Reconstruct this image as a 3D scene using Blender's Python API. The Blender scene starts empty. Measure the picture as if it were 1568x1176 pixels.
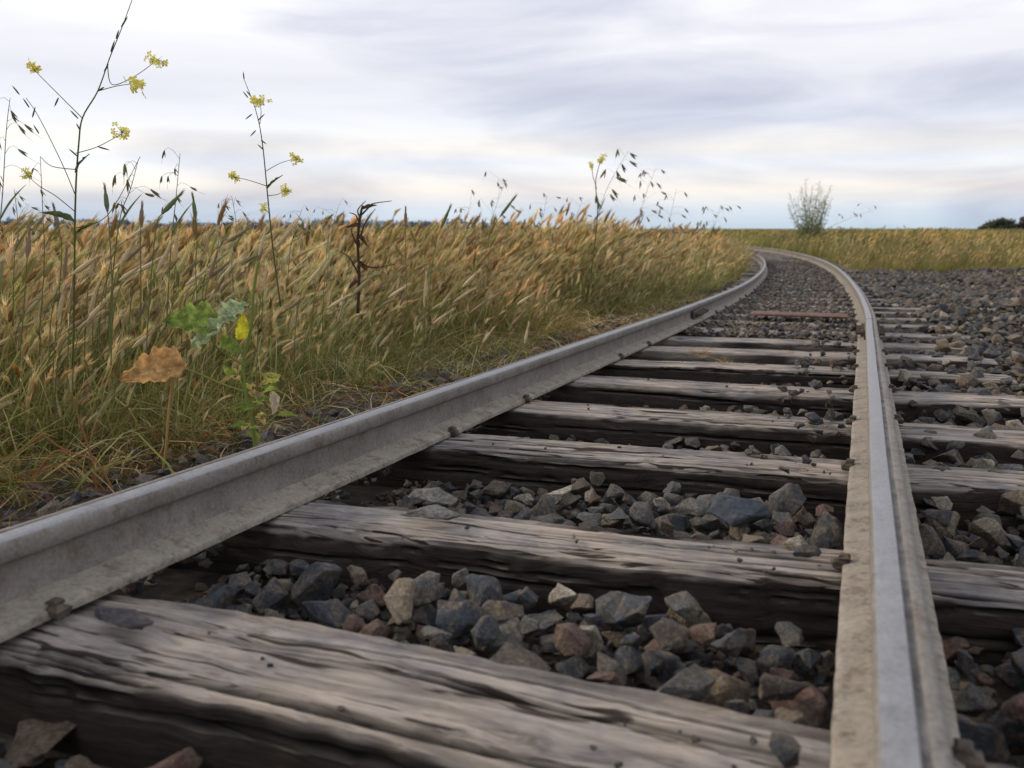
import bpy, bmesh, math, random
import numpy as np
from mathutils import Vector, noise, Matrix, Euler
random.seed(7); rng=np.random.default_rng(7)
S=bpy.context.scene
R=math.radians
# ------------------------------------------------------------------ helpers
def link(o,parent=None):
    S.collection.objects.link(o)
    if parent: o.parent=parent
    return o
class MB:
    def __init__(s): s.v=[];s.f=[];s.c=[];s.m=[]
    def add(s,vs,fs,col,mi=0):
        b=len(s.v); s.v+= [tuple(v) for v in vs]
        if isinstance(col,list): s.c+=col
        else: s.c+=[col]*len(vs)
        for f in fs: s.f.append(tuple(i+b for i in f)); s.m.append(mi)
    def tube(s,pts,rad,col,n=5,mi=0,col2=None):
        pts=[Vector(p) for p in pts]; N=len(pts); vs=[];cs=[]
        for i,p in enumerate(pts):
            d=(pts[min(i+1,N-1)]-pts[max(i-1,0)]).normalized()
            a=d.cross(Vector((0.13,0.9,0.2)))
            if a.length<1e-3:a=d.cross(Vector((1,0,0)))
            a.normalize(); b=d.cross(a)
            r=rad[0]+(rad[1]-rad[0])*i/(N-1) if not isinstance(rad,list) else rad[i]
            for k in range(n):
                t=2*math.pi*k/n
                vs.append(p+a*math.cos(t)*r+b*math.sin(t)*r)
                w=i/(N-1)
                cs.append(col if col2 is None else tuple(col[j]*(1-w)+col2[j]*w for j in range(3)))
        fs=[(i*n+k,i*n+(k+1)%n,(i+1)*n+(k+1)%n,(i+1)*n+k) for i in range(N-1) for k in range(n)]
        fs.append(tuple(range(n-1,-1,-1))); fs.append(tuple((N-1)*n+k for k in range(n)))
        s.add(vs,fs,cs,mi)
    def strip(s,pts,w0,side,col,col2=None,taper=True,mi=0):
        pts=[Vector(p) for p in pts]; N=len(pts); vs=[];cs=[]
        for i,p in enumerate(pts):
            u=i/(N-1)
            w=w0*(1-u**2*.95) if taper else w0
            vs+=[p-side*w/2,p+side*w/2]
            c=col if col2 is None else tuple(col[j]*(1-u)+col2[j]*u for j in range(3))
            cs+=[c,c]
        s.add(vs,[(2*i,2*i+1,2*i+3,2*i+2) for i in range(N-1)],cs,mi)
    def build(s,name,mats,smooth=False,parent=None,dolink=True):
        me=bpy.data.meshes.new(name); me.from_pydata(s.v,[],s.f)
        a=me.color_attributes.new('Col','FLOAT_COLOR','POINT')
        arr=np.ones((len(s.v),4),dtype=np.float32); arr[:,:3]=np.array(s.c,dtype=np.float32)
        a.data.foreach_set('color',arr.ravel())
        for m in mats: me.materials.append(m)
        me.polygons.foreach_set('material_index',s.m)
        if smooth: me.polygons.foreach_set('use_smooth',[True]*len(s.f))
        me.update()
        o=bpy.data.objects.new(name,me)
        if dolink: link(o,parent)
        return o
def newmat(name):
    m=bpy.data.materials.new(name); m.use_nodes=True
    nt=m.node_tree
    for n in list(nt.nodes): nt.nodes.remove(n)
    out=nt.nodes.new('ShaderNodeOutputMaterial')
    return m,nt,out
def N(nt,t,**kw):
    n=nt.nodes.new(t)
    for k,v in kw.items(): setattr(n,k,v)
    return n
def ramp(nt,pts,interp='LINEAR'):
    n=nt.nodes.new('ShaderNodeValToRGB'); cr=n.color_ramp; cr.interpolation=interp
    while len(cr.elements)<len(pts): cr.elements.new(0.5)
    for e,(p,c) in zip(cr.elements,pts):
        e.position=p; e.color=(c[0],c[1],c[2],1) if not isinstance(c,(int,float)) else (c,c,c,1)
    return n
def mapping(nt,src,scale,loc=(0,0,0)):
    m=nt.nodes.new('ShaderNodeMapping'); m.inputs['Scale'].default_value=scale; m.inputs['Location'].default_value=loc
    nt.links.new(src,m.inputs['Vector']); return m.outputs['Vector']
def noiseN(nt,vec,scale,detail=4,rough=.55,dist=0):
    n=nt.nodes.new('ShaderNodeTexNoise'); n.inputs['Scale'].default_value=scale; n.inputs['Detail'].default_value=detail
    n.inputs['Roughness'].default_value=rough; n.inputs['Distortion'].default_value=dist
    if vec is not None: nt.links.new(vec,n.inputs['Vector'])
    return n
def mix(nt,fac,a,b,mode='MIX'):
    n=nt.nodes.new('ShaderNodeMix'); n.data_type='RGBA'; n.blend_type=mode
    for sock,val in ((n.inputs[0],fac),(n.inputs[6],a),(n.inputs[7],b)):
        if isinstance(val,(int,float)): sock.default_value=val
        elif isinstance(val,tuple): sock.default_value=(*val[:3],1)
        else: nt.links.new(val,sock)
    return n.outputs[2]
def math_(nt,op,a,b=0,c=None,clamp=False):
    n=nt.nodes.new('ShaderNodeMath'); n.operation=op; n.use_clamp=clamp
    for i,val in enumerate((a,b) if c is None else (a,b,c)):
        if isinstance(val,(int,float)): n.inputs[i].default_value=val
        else: nt.links.new(val,n.inputs[i])
    return n.outputs[0]
def bump(nt,h,strength,dist,prev=None):
    b=nt.nodes.new('ShaderNodeBump'); b.inputs['Strength'].default_value=strength; b.inputs['Distance'].default_value=dist
    nt.links.new(h,b.inputs['Height'])
    if prev: nt.links.new(prev,b.inputs['Normal'])
    return b.outputs[0]
def principled(nt,out,col,rough=.8,metal=0,normal=None,spec=.3):
    p=nt.nodes.new('ShaderNodeBsdfPrincipled')
    for sock,val in ((p.inputs['Base Color'],col),(p.inputs['Roughness'],rough),(p.inputs['Metallic'],metal)):
        if isinstance(val,(int,float)): sock.default_value=val
        elif isinstance(val,tuple): sock.default_value=(*val[:3],1)
        else: nt.links.new(val,sock)
    p.inputs['Specular IOR Level'].default_value=spec
    if normal: nt.links.new(normal,p.inputs['Normal'])
    nt.links.new(p.outputs[0],out.inputs[0]); return p
# ------------------------------------------------------------------ materials
def veg_mat(name,trans=.35,var=.25,rnd=True,noisy=0):
    m,nt,out=newmat(name)
    at=N(nt,'ShaderNodeAttribute',attribute_name='Col'); col=at.outputs['Color']
    if rnd:
        oi=N(nt,'ShaderNodeObjectInfo')
        r=ramp(nt,[(0,(1-var,1-var*.8,1-var)),(.35,(1.04,1.0,.92)),(.7,(1+var,1+var*.75,1+var*.3)),(1,(.95,1+var*.25,.8))])
        nt.links.new(oi.outputs['Random'],r.inputs[0]); col=mix(nt,1,col,r.outputs[0],'MULTIPLY')
        ti=N(nt,'ShaderNodeAttribute',attribute_name='tint'); ti.attribute_type='INSTANCER'; col=mix(nt,1,col,ti.outputs['Vector'],'MULTIPLY')
    if noisy:
        tc=N(nt,'ShaderNodeTexCoord'); n=noiseN(nt,tc.outputs['Object'],noisy,5,.6)
        r=ramp(nt,[(.3,.55),(.7,1.35)]); nt.links.new(n.outputs[0],r.inputs[0]); col=mix(nt,1,col,r.outputs[0],'MULTIPLY')
    d=N(nt,'ShaderNodeBsdfDiffuse')
    t=N(nt,'ShaderNodeBsdfTranslucent'); ms=N(nt,'ShaderNodeMixShader'); ms.inputs[0].default_value=trans
    nt.links.new(col,d.inputs[0]); nt.links.new(col,t.inputs[0])
    nt.links.new(d.outputs[0],ms.inputs[1]); nt.links.new(t.outputs[0],ms.inputs[2]); nt.links.new(ms.outputs[0],out.inputs[0])
    return m
M_grass=veg_mat('grass_blades',.4,.25)
M_plant=veg_mat('plant_tissue',.3,rnd=False)
M_leaf=veg_mat('broad_leaf',.35,rnd=False,noisy=60)
M_tree=veg_mat('tree_foliage',.15,rnd=False)

def wood_mat():
    m,nt,out=newmat('weathered_tie_wood')
    tc=N(nt,'ShaderNodeTexCoord'); oi=N(nt,'ShaderNodeObjectInfo')
    off=N(nt,'ShaderNodeVectorMath',operation='SCALE'); cx=N(nt,'ShaderNodeCombineXYZ')
    for i in range(3): nt.links.new(oi.outputs['Random'],cx.inputs[i])
    nt.links.new(cx.outputs[0],off.inputs[0]); off.inputs['Scale'].default_value=37
    ad=N(nt,'ShaderNodeVectorMath',operation='ADD'); nt.links.new(tc.outputs['Object'],ad.inputs[0]); nt.links.new(off.outputs[0],ad.inputs[1])
    P=ad.outputs[0]
    w=noiseN(nt,mapping(nt,P,(2.4,5,5)),1,3)
    wm=N(nt,'ShaderNodeVectorMath',operation='MULTIPLY_ADD'); nt.links.new(w.outputs['Color'],wm.inputs[0]); wm.inputs[1].default_value=(0,.11,.11); nt.links.new(P,wm.inputs[2])
    PW=wm.outputs[0]
    g1=noiseN(nt,mapping(nt,PW,(6,170,170)),1,6,.68)
    g2=noiseN(nt,mapping(nt,PW,(2.2,38,38)),1,5,.6)
    cr=noiseN(nt,mapping(nt,PW,(1.6,60,60),(5,3,2)),1,3,.5)
    blot=noiseN(nt,P,6,5,.65)
    r1=ramp(nt,[(.31,(.066,.058,.053)),(.42,(.188,.168,.152)),(.54,(.325,.297,.27)),(.72,(.49,.452,.41))])
    mm=math_(nt,'MULTIPLY_ADD',g1.outputs[0],.45,math_(nt,'MULTIPLY',g2.outputs[0],.55)); nt.links.new(mm,r1.inputs[0])
    rb=ramp(nt,[(.3,(.54,.57,.66)),(.50,(1,.975,.95)),(.72,(1.25,1.14,1.0))]); nt.links.new(blot.outputs[0],rb.inputs[0])
    top=mix(nt,1,r1.outputs[0],rb.outputs[0],'MULTIPLY')
    rc=ramp(nt,[(.36,(.14,.115,.105)),(.405,(1,1,1))]); nt.links.new(cr.outputs[0],rc.inputs[0]); top=mix(nt,1,top,rc.outputs[0],'MULTIPLY')
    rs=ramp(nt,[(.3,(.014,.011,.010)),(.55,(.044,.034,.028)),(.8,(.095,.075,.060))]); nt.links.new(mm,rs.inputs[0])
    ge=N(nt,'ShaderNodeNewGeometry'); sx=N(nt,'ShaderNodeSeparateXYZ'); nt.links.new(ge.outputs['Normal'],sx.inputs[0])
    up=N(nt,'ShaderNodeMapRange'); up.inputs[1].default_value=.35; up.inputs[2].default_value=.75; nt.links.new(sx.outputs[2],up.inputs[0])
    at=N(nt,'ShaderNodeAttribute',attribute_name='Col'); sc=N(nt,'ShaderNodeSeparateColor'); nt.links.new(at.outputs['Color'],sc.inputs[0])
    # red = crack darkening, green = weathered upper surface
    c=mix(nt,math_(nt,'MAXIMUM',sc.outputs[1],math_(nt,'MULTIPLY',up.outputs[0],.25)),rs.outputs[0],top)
    cd=N(nt,'ShaderNodeCombineXYZ')
    for i in range(3): nt.links.new(sc.outputs[0],cd.inputs[i])
    c=mix(nt,1,c,cd.outputs[0],'MULTIPLY')
    nb=bump(nt,g2.outputs[0],.65,.008); nb=bump(nt,rc.outputs[0],.6,.003,nb); nb=bump(nt,g1.outputs[0],.8,.003,nb)
    principled(nt,out,c,.85,0,nb,.2); return m
M_wood=wood_mat()

def rail_mats():
    res=[]
    m,nt,out=newmat('oxidised_rail_steel'); tc=N(nt,'ShaderNodeTexCoord'); P=tc.outputs['Object']
    a=noiseN(nt,P,14,6,.65); b=noiseN(nt,P,160,4,.6)
    r=ramp(nt,[(.30,(.09,.076,.064)),(.42,(.17,.157,.14)),(.55,(.24,.227,.205)),(.78,(.315,.30,.27))]); nt.links.new(math_(nt,'MULTIPLY_ADD',a.outputs[0],.6,math_(nt,'MULTIPLY',b.outputs[0],.4)),r.inputs[0])
    sp=ramp(nt,[(.48,0),(.65,1)]); spn=noiseN(nt,P,28,7,.78); nt.links.new(spn.outputs[0],sp.inputs[0])
    c=mix(nt,math_(nt,'MULTIPLY',sp.outputs[0],.72),r.outputs[0],(.108,.068,.044))
    nb=bump(nt,b.outputs[0],.6,.002); nb=bump(nt,a.outputs[0],.3,.005,nb)
    principled(nt,out,c,.82,.03,nb,.26); res.append(m)
    m,nt,out=newmat('worn_rail_head'); tc=N(nt,'ShaderNodeTexCoord'); P=tc.outputs['Object']
    a=noiseN(nt,P,22,6,.7); b=noiseN(nt,P,220,3,.6)
    r=ramp(nt,[(.3,(.13,.122,.118)),(.48,(.25,.252,.262)),(.75,(.38,.392,.41))]); nt.links.new(math_(nt,'MULTIPLY_ADD',a.outputs[0],.6,math_(nt,'MULTIPLY',b.outputs[0],.4)),r.inputs[0])
    rr=ramp(nt,[(.3,.36),(.7,.62)]); nt.links.new(a.outputs[0],rr.inputs[0])
    nb=bump(nt,b.outputs[0],.25,.001)
    principled(nt,out,r.outputs[0],rr.outputs[0],.5,nb,.5); res.append(m)
    m,nt,out=newmat('dusty_rail_foot'); tc=N(nt,'ShaderNodeTexCoord'); P=tc.outputs['Object']
    a=noiseN(nt,P,18,6,.65); b=noiseN(nt,P,140,4,.65)
    r=ramp(nt,[(.34,(.10,.085,.07)),(.46,(.24,.215,.178)),(.7,(.37,.335,.283))]); nt.links.new(math_(nt,'MULTIPLY_ADD',a.outputs[0],.55,math_(nt,'MULTIPLY',b.outputs[0],.45)),r.inputs[0])
    sp=ramp(nt,[(.52,0),(.66,1)]); spn=noiseN(nt,P,30,7,.78); nt.links.new(spn.outputs[0],sp.inputs[0])
    c=mix(nt,math_(nt,'MULTIPLY',sp.outputs[0],.7),r.outputs[0],(.108,.068,.044))
    nb=bump(nt,b.outputs[0],.5,.002)
    principled(nt,out,c,.85,.0,nb,.25); res.append(m)
    m,nt,out=newmat('rail_head_groove'); tc=N(nt,'ShaderNodeTexCoord'); P=tc.outputs['Object']
    a=noiseN(nt,mapping(nt,P,(20,20,20)),1,5,.7)
    r=ramp(nt,[(.35,(.05,.046,.042)),(.65,(.16,.155,.15))]); nt.links.new(a.outputs[0],r.inputs[0])
    principled(nt,out,r.outputs[0],.75,.2,None,.3); res.append(m)
    return res
M_rail=rail_mats()

def rock_mat():
    m,nt,out=newmat('ballast_stone'); tc=N(nt,'ShaderNodeTexCoord'); oi=N(nt,'ShaderNodeObjectInfo')
    rn=oi.outputs['Random']
    cx=N(nt,'ShaderNodeCombineXYZ')
    for i in range(3): nt.links.new(rn,cx.inputs[i])
    sc=N(nt,'ShaderNodeVectorMath',operation='SCALE'); sc.inputs['Scale'].default_value=91; nt.links.new(cx.outputs[0],sc.inputs[0])
    ad=N(nt,'ShaderNodeVectorMath',operation='ADD'); nt.links.new(tc.outputs['Object'],ad.inputs[0]); nt.links.new(sc.outputs[0],ad.inputs[1]); P=ad.outputs[0]
    r=ramp(nt,[(0,(.052,.060,.072)),(.13,(.033,.036,.042)),(.25,(.080,.080,.080)),(.36,(.078,.066,.056)),(.45,(.115,.115,.110)),(.53,(.125,.095,.068)),(.61,(.040,.045,.053)),(.69,(.120,.072,.060)),(.75,(.064,.068,.074)),(.82,(.175,.145,.105)),(.90,(.085,.080,.074)),(.95,(.31,.28,.23))],'CONSTANT')
    nt.links.new(rn,r.inputs[0])
    n1=noiseN(nt,P,1.6,5,.6); n2=noiseN(nt,P,7,6,.75)
    r2=ramp(nt,[(.46,0),(.60,1)]); nt.links.new(n1.outputs[0],r2.inputs[0])
    c=mix(nt,math_(nt,'MULTIPLY',r2.outputs[0],.65),r.outputs[0],(.150,.118,.080))
    r3=ramp(nt,[(.3,.36),(.5,.95),(.70,2.1)]); nt.links.new(n2.outputs[0],r3.inputs[0])
    c=mix(nt,1,c,r3.outputs[0],'MULTIPLY')
    nb=bump(nt,n2.outputs[0],.7,.010)
    principled(nt,out,c,.74,0,nb,.35); return m
M_rock=rock_mat()

def simple_mat(name,c1,c2,scale,rough=.8,metal=0,bmp=.4,bd=.004):
    m,nt,out=newmat(name); tc=N(nt,'ShaderNodeTexCoord'); a=noiseN(nt,tc.outputs['Object'],scale,6,.65)
    r=ramp(nt,[(.32,c1),(.68,c2)]); nt.links.new(a.outputs[0],r.inputs[0])
    principled(nt,out,r.outputs[0],rough,metal,bump(nt,a.outputs[0],bmp,bd)); return m
M_rust=simple_mat('rusted_steel',(.07,.038,.028),(.20,.115,.085),25)
M_darkiron=simple_mat('dark_iron',(.05,.042,.035),(.145,.115,.09),40,.8,.2)

def ground_mat():
    m,nt,out=newmat('ground_soil'); tc=N(nt,'ShaderNodeTexCoord'); P=tc.outputs['Object']
    at=N(nt,'ShaderNodeAttribute',attribute_name='Col')
    a=noiseN(nt,P,18,8,.7); b=noiseN(nt,P,.35,5,.6)
    rg=ramp(nt,[(.3,(.028,.024,.021)),(.6,(.075,.063,.053)),(.8,(.14,.12,.10))]); nt.links.new(a.outputs[0],rg.inputs[0])
    rf=ramp(nt,[(.3,(.085,.095,.03)),(.5,(.16,.15,.06)),(.7,(.24,.19,.10))]); nt.links.new(b.outputs[0],rf.inputs[0])
    r3=ramp(nt,[(.3,.5),(.7,1.3)]); nt.links.new(a.outputs[0],r3.inputs[0])
    f=mix(nt,1,rf.outputs[0],r3.outputs[0],'MULTIPLY')
    sx=N(nt,'ShaderNodeSeparateColor'); nt.links.new(at.outputs['Color'],sx.inputs[0])
    c=mix(nt,sx.outputs[0],rg.outputs[0],f)
    principled(nt,out,c,.95,0,bump(nt,a.outputs[0],.8,.02),.1); return m
M_ground=ground_mat()
# ------------------------------------------------------------------ track layout
def zt(Y):
    Y=np.asarray(Y,dtype=float)
    y=np.clip(Y,-1,None)
    return np.interp(y,[-1,8,9,10,11,12.5,5000],[.021,-.168,-.185,-.197,-.205,-.21,-.21])
ds=.02; SS=np.arange(-1.6,60,ds)
HD=np.radians(np.interp(SS,[-3,4.9,5.3,8,12,18,25,32,45],[21.4,21.4,20.6,19.6,17.9,14.0,9.0,1,-16]))
a0=R(21.4); t0=-.4705
X0=-1.6*math.sin(a0)+t0*math.cos(a0); Y0=-1.6*math.cos(a0)-t0*math.sin(a0)
XC=X0+np.concatenate([[0],np.cumsum(np.sin(HD)*ds)[:-1]]); YC=Y0+np.concatenate([[0],np.cumsum(np.cos(HD)*ds)[:-1]])
def trk(s,c):
    x=np.interp(s,SS,XC);y=np.interp(s,SS,YC);h=np.interp(s,SS,HD)
    return x+c*np.cos(h), y-c*np.sin(h)
def sc_of(X,Y):
    X=np.asarray(X,float);Y=np.asarray(Y,float)
    s=np.interp(Y,YC,SS)
    for _ in range(4):
        x=np.interp(s,SS,XC);y=np.interp(s,SS,YC);h=np.interp(s,SS,HD)
        s=s+(X-x)*np.sin(h)+(Y-y)*np.cos(h); s=np.clip(s,-1.6,59.9)
    x=np.interp(s,SS,XC);y=np.interp(s,SS,YC);h=np.interp(s,SS,HD)
    return s,(X-x)*np.cos(h)-(Y-y)*np.sin(h)
def nz(x,y,f,seed=0): return noise.noise(Vector((x*f+seed,y*f-seed,seed*.37)))
TT=-.1145   # tie top below rail top
def gz(X,Y):
    s,c=sc_of(X,Y); base=zt(Y)
    off=np.where(c<-.95,-.155,-.225); off=np.where(c>1.25,-.19,off)
    mound=.14*np.exp(-((Y-10)/4.0)**2)*np.clip((-c-1.0)/.8,0,1)*np.exp(-np.clip(-c-3,0,None)/4)
    return base+off+mound
# ------------------------------------------------------------------ rails
track=bpy.data.objects.new('railroad_track',None); link(track)
low=[(.0235,-.0035),(.026,-.007),(.0268,-.012),(.0262,-.026),(.022,-.032),(.010,-.038),(.0078,-.047),(.0075,-.076),(.011,-.087),(.022,-.093),(.048,-.0985),(.056,-.101),(.0575,-.103),(.0575,-.112)]
def profile(mir):
    topp=[(-.0205,-.0016),(-.014,-.0002),(0,0),(.0025,-.0002),(.0045,-.0022),(.0085,-.0026),(.0105,-.0012),(.015,-.0012),(.0205,-.0022)]
    p=[(-x,z) for x,z in low[::-1]]+topp+low
    if mir: p=[(-x,z) for x,z in p[::-1]]
    return p
def rail(c0,segs,name,mir=False):
    mb=MB(); prof=profile(mir)
    for s0,s1 in segs:
        ss=np.concatenate([np.arange(s0,min(8,s1),.03),np.arange(max(8,s0),s1,.15) if s1>8 else [],[s1]])
        ss=np.unique(ss); vs=[]; n=len(prof)
        for s in ss:
            w=.0012*nz(s,c0,1.5,3)
            for px,pz in prof:
                jx=0;j=0
                if pz<-.09: j=.002*nz(s,px*3,14,5); jx=.0022*nz(s,px,30,8)
                elif pz<-.001: j=.0007*nz(s,px*20,12,9)
                x,y=trk(s,c0+px+jx)
                vs.append((float(x)+w,float(y),float(zt(y))+pz+j*.6))
        base=len(mb.v); mb.v+=vs; mb.c+=[(1,1,1)]*len(vs)
        for i in range(len(ss)-1):
            for k in range(n):
                k2=(k+1)%n
                mb.f.append((base+i*n+k,base+i*n+k2,base+(i+1)*n+k2,base+(i+1)*n+k))
                if k==n-1: mi=0
                else:
                    mx=(prof[k][0]+prof[k2][0])/2*(-1 if mir else 1); mz=(prof[k][1]+prof[k2][1])/2
                    mi=0
                    if mz<-.088: mi=2
                    elif mz>-.0032 and mx<.003: mi=1
                    elif mz>-.0032 and mx<.0098: mi=3
                mb.m.append(mi)
        for e in (0,len(ss)-1):
            f=[base+e*n+k for k in range(n)]; mb.f.append(tuple(f if e else f[::-1])); mb.m.append(0)
    o=mb.build(name,M_rail,smooth=True,parent=track)
    o.data.set_sharp_from_angle(angle=R(40)); return o
rail(.5285,[(-1.2,4.90),(4.925,55)],'right_rail')
rail(-.5285,[(-1.2,5.88),(5.90,55)],'left_rail',True)
def box_local(mb,s,c,z,ls,lc,lz,col=(1,1,1),mi=0,bev=.25,jt=.03):
    h=np.interp(s,SS,HD); x,y=trk(s,c)
    X=Vector((math.cos(h),-math.sin(h),0));Y=Vector((math.sin(h),math.cos(h),0));Z=Vector((0,0,1)); O=Vector((float(x),float(y),z))
    b=min(ls,lc,lz)*bev; vs=[]
    rings=[(-lz/2,1),( -lz/2+b,0),(lz/2-b,0),(lz/2,1)]
    for zz,k in rings:
        hx=lc/2-(b if k else 0); hy=ls/2-(b if k else 0)
        for sx,sy in ((-1,-1),(1,-1),(1,1),(-1,1)): vs.append(O+X*(sx*hx+random.uniform(-jt,jt)*lc)+Y*(sy*hy+random.uniform(-jt,jt)*ls)+Z*zz)
    fs=[(3,2,1,0),(12,13,14,15)]+[(r*4+k,r*4+(k+1)%4,(r+1)*4+(k+1)%4,(r+1)*4+k) for r in range(3) for k in range(4)]
    mb.add(vs,fs,col,mi)
jb=MB()
for c0,sj in ((.5285,4.912),(-.5285,5.89)):
    for sd in (-1,1):
        z=float(zt(trk(sj,c0)[1]))
        box_local(jb,sj,c0+sd*.020,z-.062,.42,.020,.052,jt=0)
        for k in (-.15,-.05,.05,.15):
            s=sj+k; c=c0+sd*.034; x,y=trk(s,c); h=np.interp(s,SS,HD)
            d=Vector((math.cos(h),-math.sin(h),0))*sd; p=Vector((float(x),float(y),z-.06))
            jb.tube([p-d*.01,p+d*.012],(.021,.020),(1,1,1),6); jb.tube([p+d*.012,p+d*.034],(.010,.010),(1,1,1),8)
jb.build('joint_bars',[M_darkiron],parent=track)
# ------------------------------------------------------------------ ties
tie_s=[.20,.785,1.345,1.985,2.52,3.1,3.68,4.22,4.78]+list(np.arange(5.36,40,.58))
TROT=R(2.8)
def make_tie(i,s):
    L=1.86+random.uniform(-.06,.06); W=[.19,.20,.155,.175,.19][i] if i<5 else random.uniform(.165,.2); H=.17
    near=i<7
    nl=460 if (1<=i<=3) else (180 if near else 24); nw=96 if (1<=i<=3) else (44 if near else 8); nh=26 if near else 4
    ring=[]
    b=.008
    for k in range(nw+1): ring.append((-W/2+b+(W-2*b)*k/nw,0))
    ring.append((W/2-b*.3,-b*.3))
    for k in range(nh+1): ring.append((W/2,-b-(H-b)*k/nh))
    for k in range(nh+1): ring.append((-W/2,-H+(H-b)*k/nh))
    ring.append((-W/2+b*.3,-b*.3))
    n=len(ring); sd=i*13.7+1
    cracks=[]
    if near:
        for k in range(18 if i<=3 else 9):
            cracks.append((random.uniform(-W/2,W/2),random.uniform(-L/2,L/2),random.uniform(.12,.6),random.uniform(.0012,.0034),random.uniform(.007,.016),random.random()*50))
        cracks.append((random.uniform(.2,.8)*-1*(W/2)-.03,random.uniform(-.2,.4),.5,.003,.02,random.random()*50))
    knots=[(random.uniform(-.2,.5),random.uniform(-.4,.6)*W,random.uniform(.012,.025)) for _ in range(3)]
    if i==1: knots=[(.10,-.22*W,.040),(.38,-.05*W,.035),(-.3,.35*W,.02),(.25,-.45*W,.03)]
    vs=[];cs=[]
    for a in range(nl+1):
        x=-L/2+L*a/nl
        e=min(a,nl-a)/nl*L
        wander=.008*nz(x,0,1.3,sd); hump=.008*nz(x,3,1.1,sd+4)
        if i==1: hump+=.014*math.exp(-((x+.05)/.35)**2)
        e1=.012*nz(x,1,6,sd+2)+.006*nz(x,1,25,sd+3); e2=.012*nz(x,9,6,sd+5)+.006*nz(x,9,25,sd+6)
        low_edge=.010+.012*(nz(x,5,5,sd+7)+.5*nz(x,5,22,sd+8))
        cw=[(y0+.014*nz(x,k,2,sdc)+.003*nz(x,k,14,sdc), max(0,1-abs(x-xc)/hl)**.5 if abs(x-xc)<hl else 0,w,dp) for k,(y0,xc,hl,w,dp,sdc) in enumerate(cracks)]
        for (y,z) in ring:
            h=0; dark=0; istop=z>-.004
            if near:
                q=y if z>-.001 else (y+ (z if y>0 else -z))
                wp=q+.006*noise.noise(Vector((x*3.5+sd,q*10,sd+2)))
                for kx,ky,kr in knots:
                    dx=x-kx; dy=q-ky; wp+= (1 if dy>0 else -1)*kr*math.exp(-(dx*dx)/(.010)-abs(dy)/.05)*-1
                g=noise.noise(Vector((x*1.9+sd,wp*55,sd)))+.5*noise.noise(Vector((x*5+sd,wp*150,sd+9)))
                h+=(.0033 if istop else .0024)*g
                dark=max(0,-g-.15)*(1.0 if istop else .5)
                for (yc,act,w,dp) in cw:
                    if act>0:
                        dd=abs(q-yc)/(w*act+1e-5)
                        if dd<2: k=(1-dd/2); h-=dp*act*k; dark=max(dark,k*act*1.6)
                for kx,ky,kr in knots:
                    rr=math.hypot((x-kx)*.8,q-ky)
                    if rr<.02: h+=.003*(1-rr/.02); dark=max(dark,.45*(1-rr/.02)+.2*math.sin(rr*1500))
            vy=y+wander+(e1 if y>W/2*.9 else 0)+(e2 if y<-W/2*.9 else 0); vz=z+hump
            if z>-.002: vz+=h - .016*(abs(y)/(W/2))**5
            else: vy+=h*(1 if y>0 else -1)
            if e<.03: vz-= .004*(1-e/.03) if z>-.01 else 0
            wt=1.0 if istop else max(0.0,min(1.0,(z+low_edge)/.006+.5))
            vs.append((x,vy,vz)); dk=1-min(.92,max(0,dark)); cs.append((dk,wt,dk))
    fs=[(a*n+k,(a+1)*n+k,(a+1)*n+(k+1)%n,a*n+(k+1)%n) for a in range(nl) for k in range(n)]
    fs.append(tuple(range(n))); fs.append(tuple(nl*n+k for k in range(n-1,-1,-1)))
    mb=MB(); mb.add(vs,fs,cs)
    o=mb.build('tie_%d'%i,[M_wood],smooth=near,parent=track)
    if near: o.data.set_sharp_from_angle(angle=R(50))
    c=random.uniform(.07,.13); x,y=trk(s,c); h=float(np.interp(s,SS,HD))
    zz=float(zt(y))+TT-.002-.008*(i==1)
    tilt=math.atan2(float(zt(trk(s,.5)[1])-zt(trk(s,-.5)[1])),1.0)
    if i==1: rot=R(-.6)
    elif i==2: rot=TROT+R(.8)
    else: rot=TROT+R(random.uniform(-1.2,1.2))
    o.matrix_world=Matrix.Translation((float(x),float(y)+.005,zz))@Matrix.Rotation(-h+rot,4,'Z')@Matrix.Rotation(-tilt,4,'Y')
    return o
for i,s in enumerate(tie_s): make_tie(i,s)
sp=MB()
for i,s in enumerate(tie_s[:26]):
    for c0 in (-.5285,.5285):
        for sd in (-1,1):
            if random.random()<.25: continue
            c=c0+sd*.060; ss_=s+.03*sd+c0*.05; x,y=trk(ss_,c); z=float(zt(y))
            box_local(sp,ss_,c,z-.103,.022,.026,.018,bev=.3,jt=.12)
            box_local(sp,ss_+.002,c-sd*.004,z-.092,.018,.016,.008,bev=.35,jt=.1)
sp.build('rail_spikes',[M_darkiron],parent=track)
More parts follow.
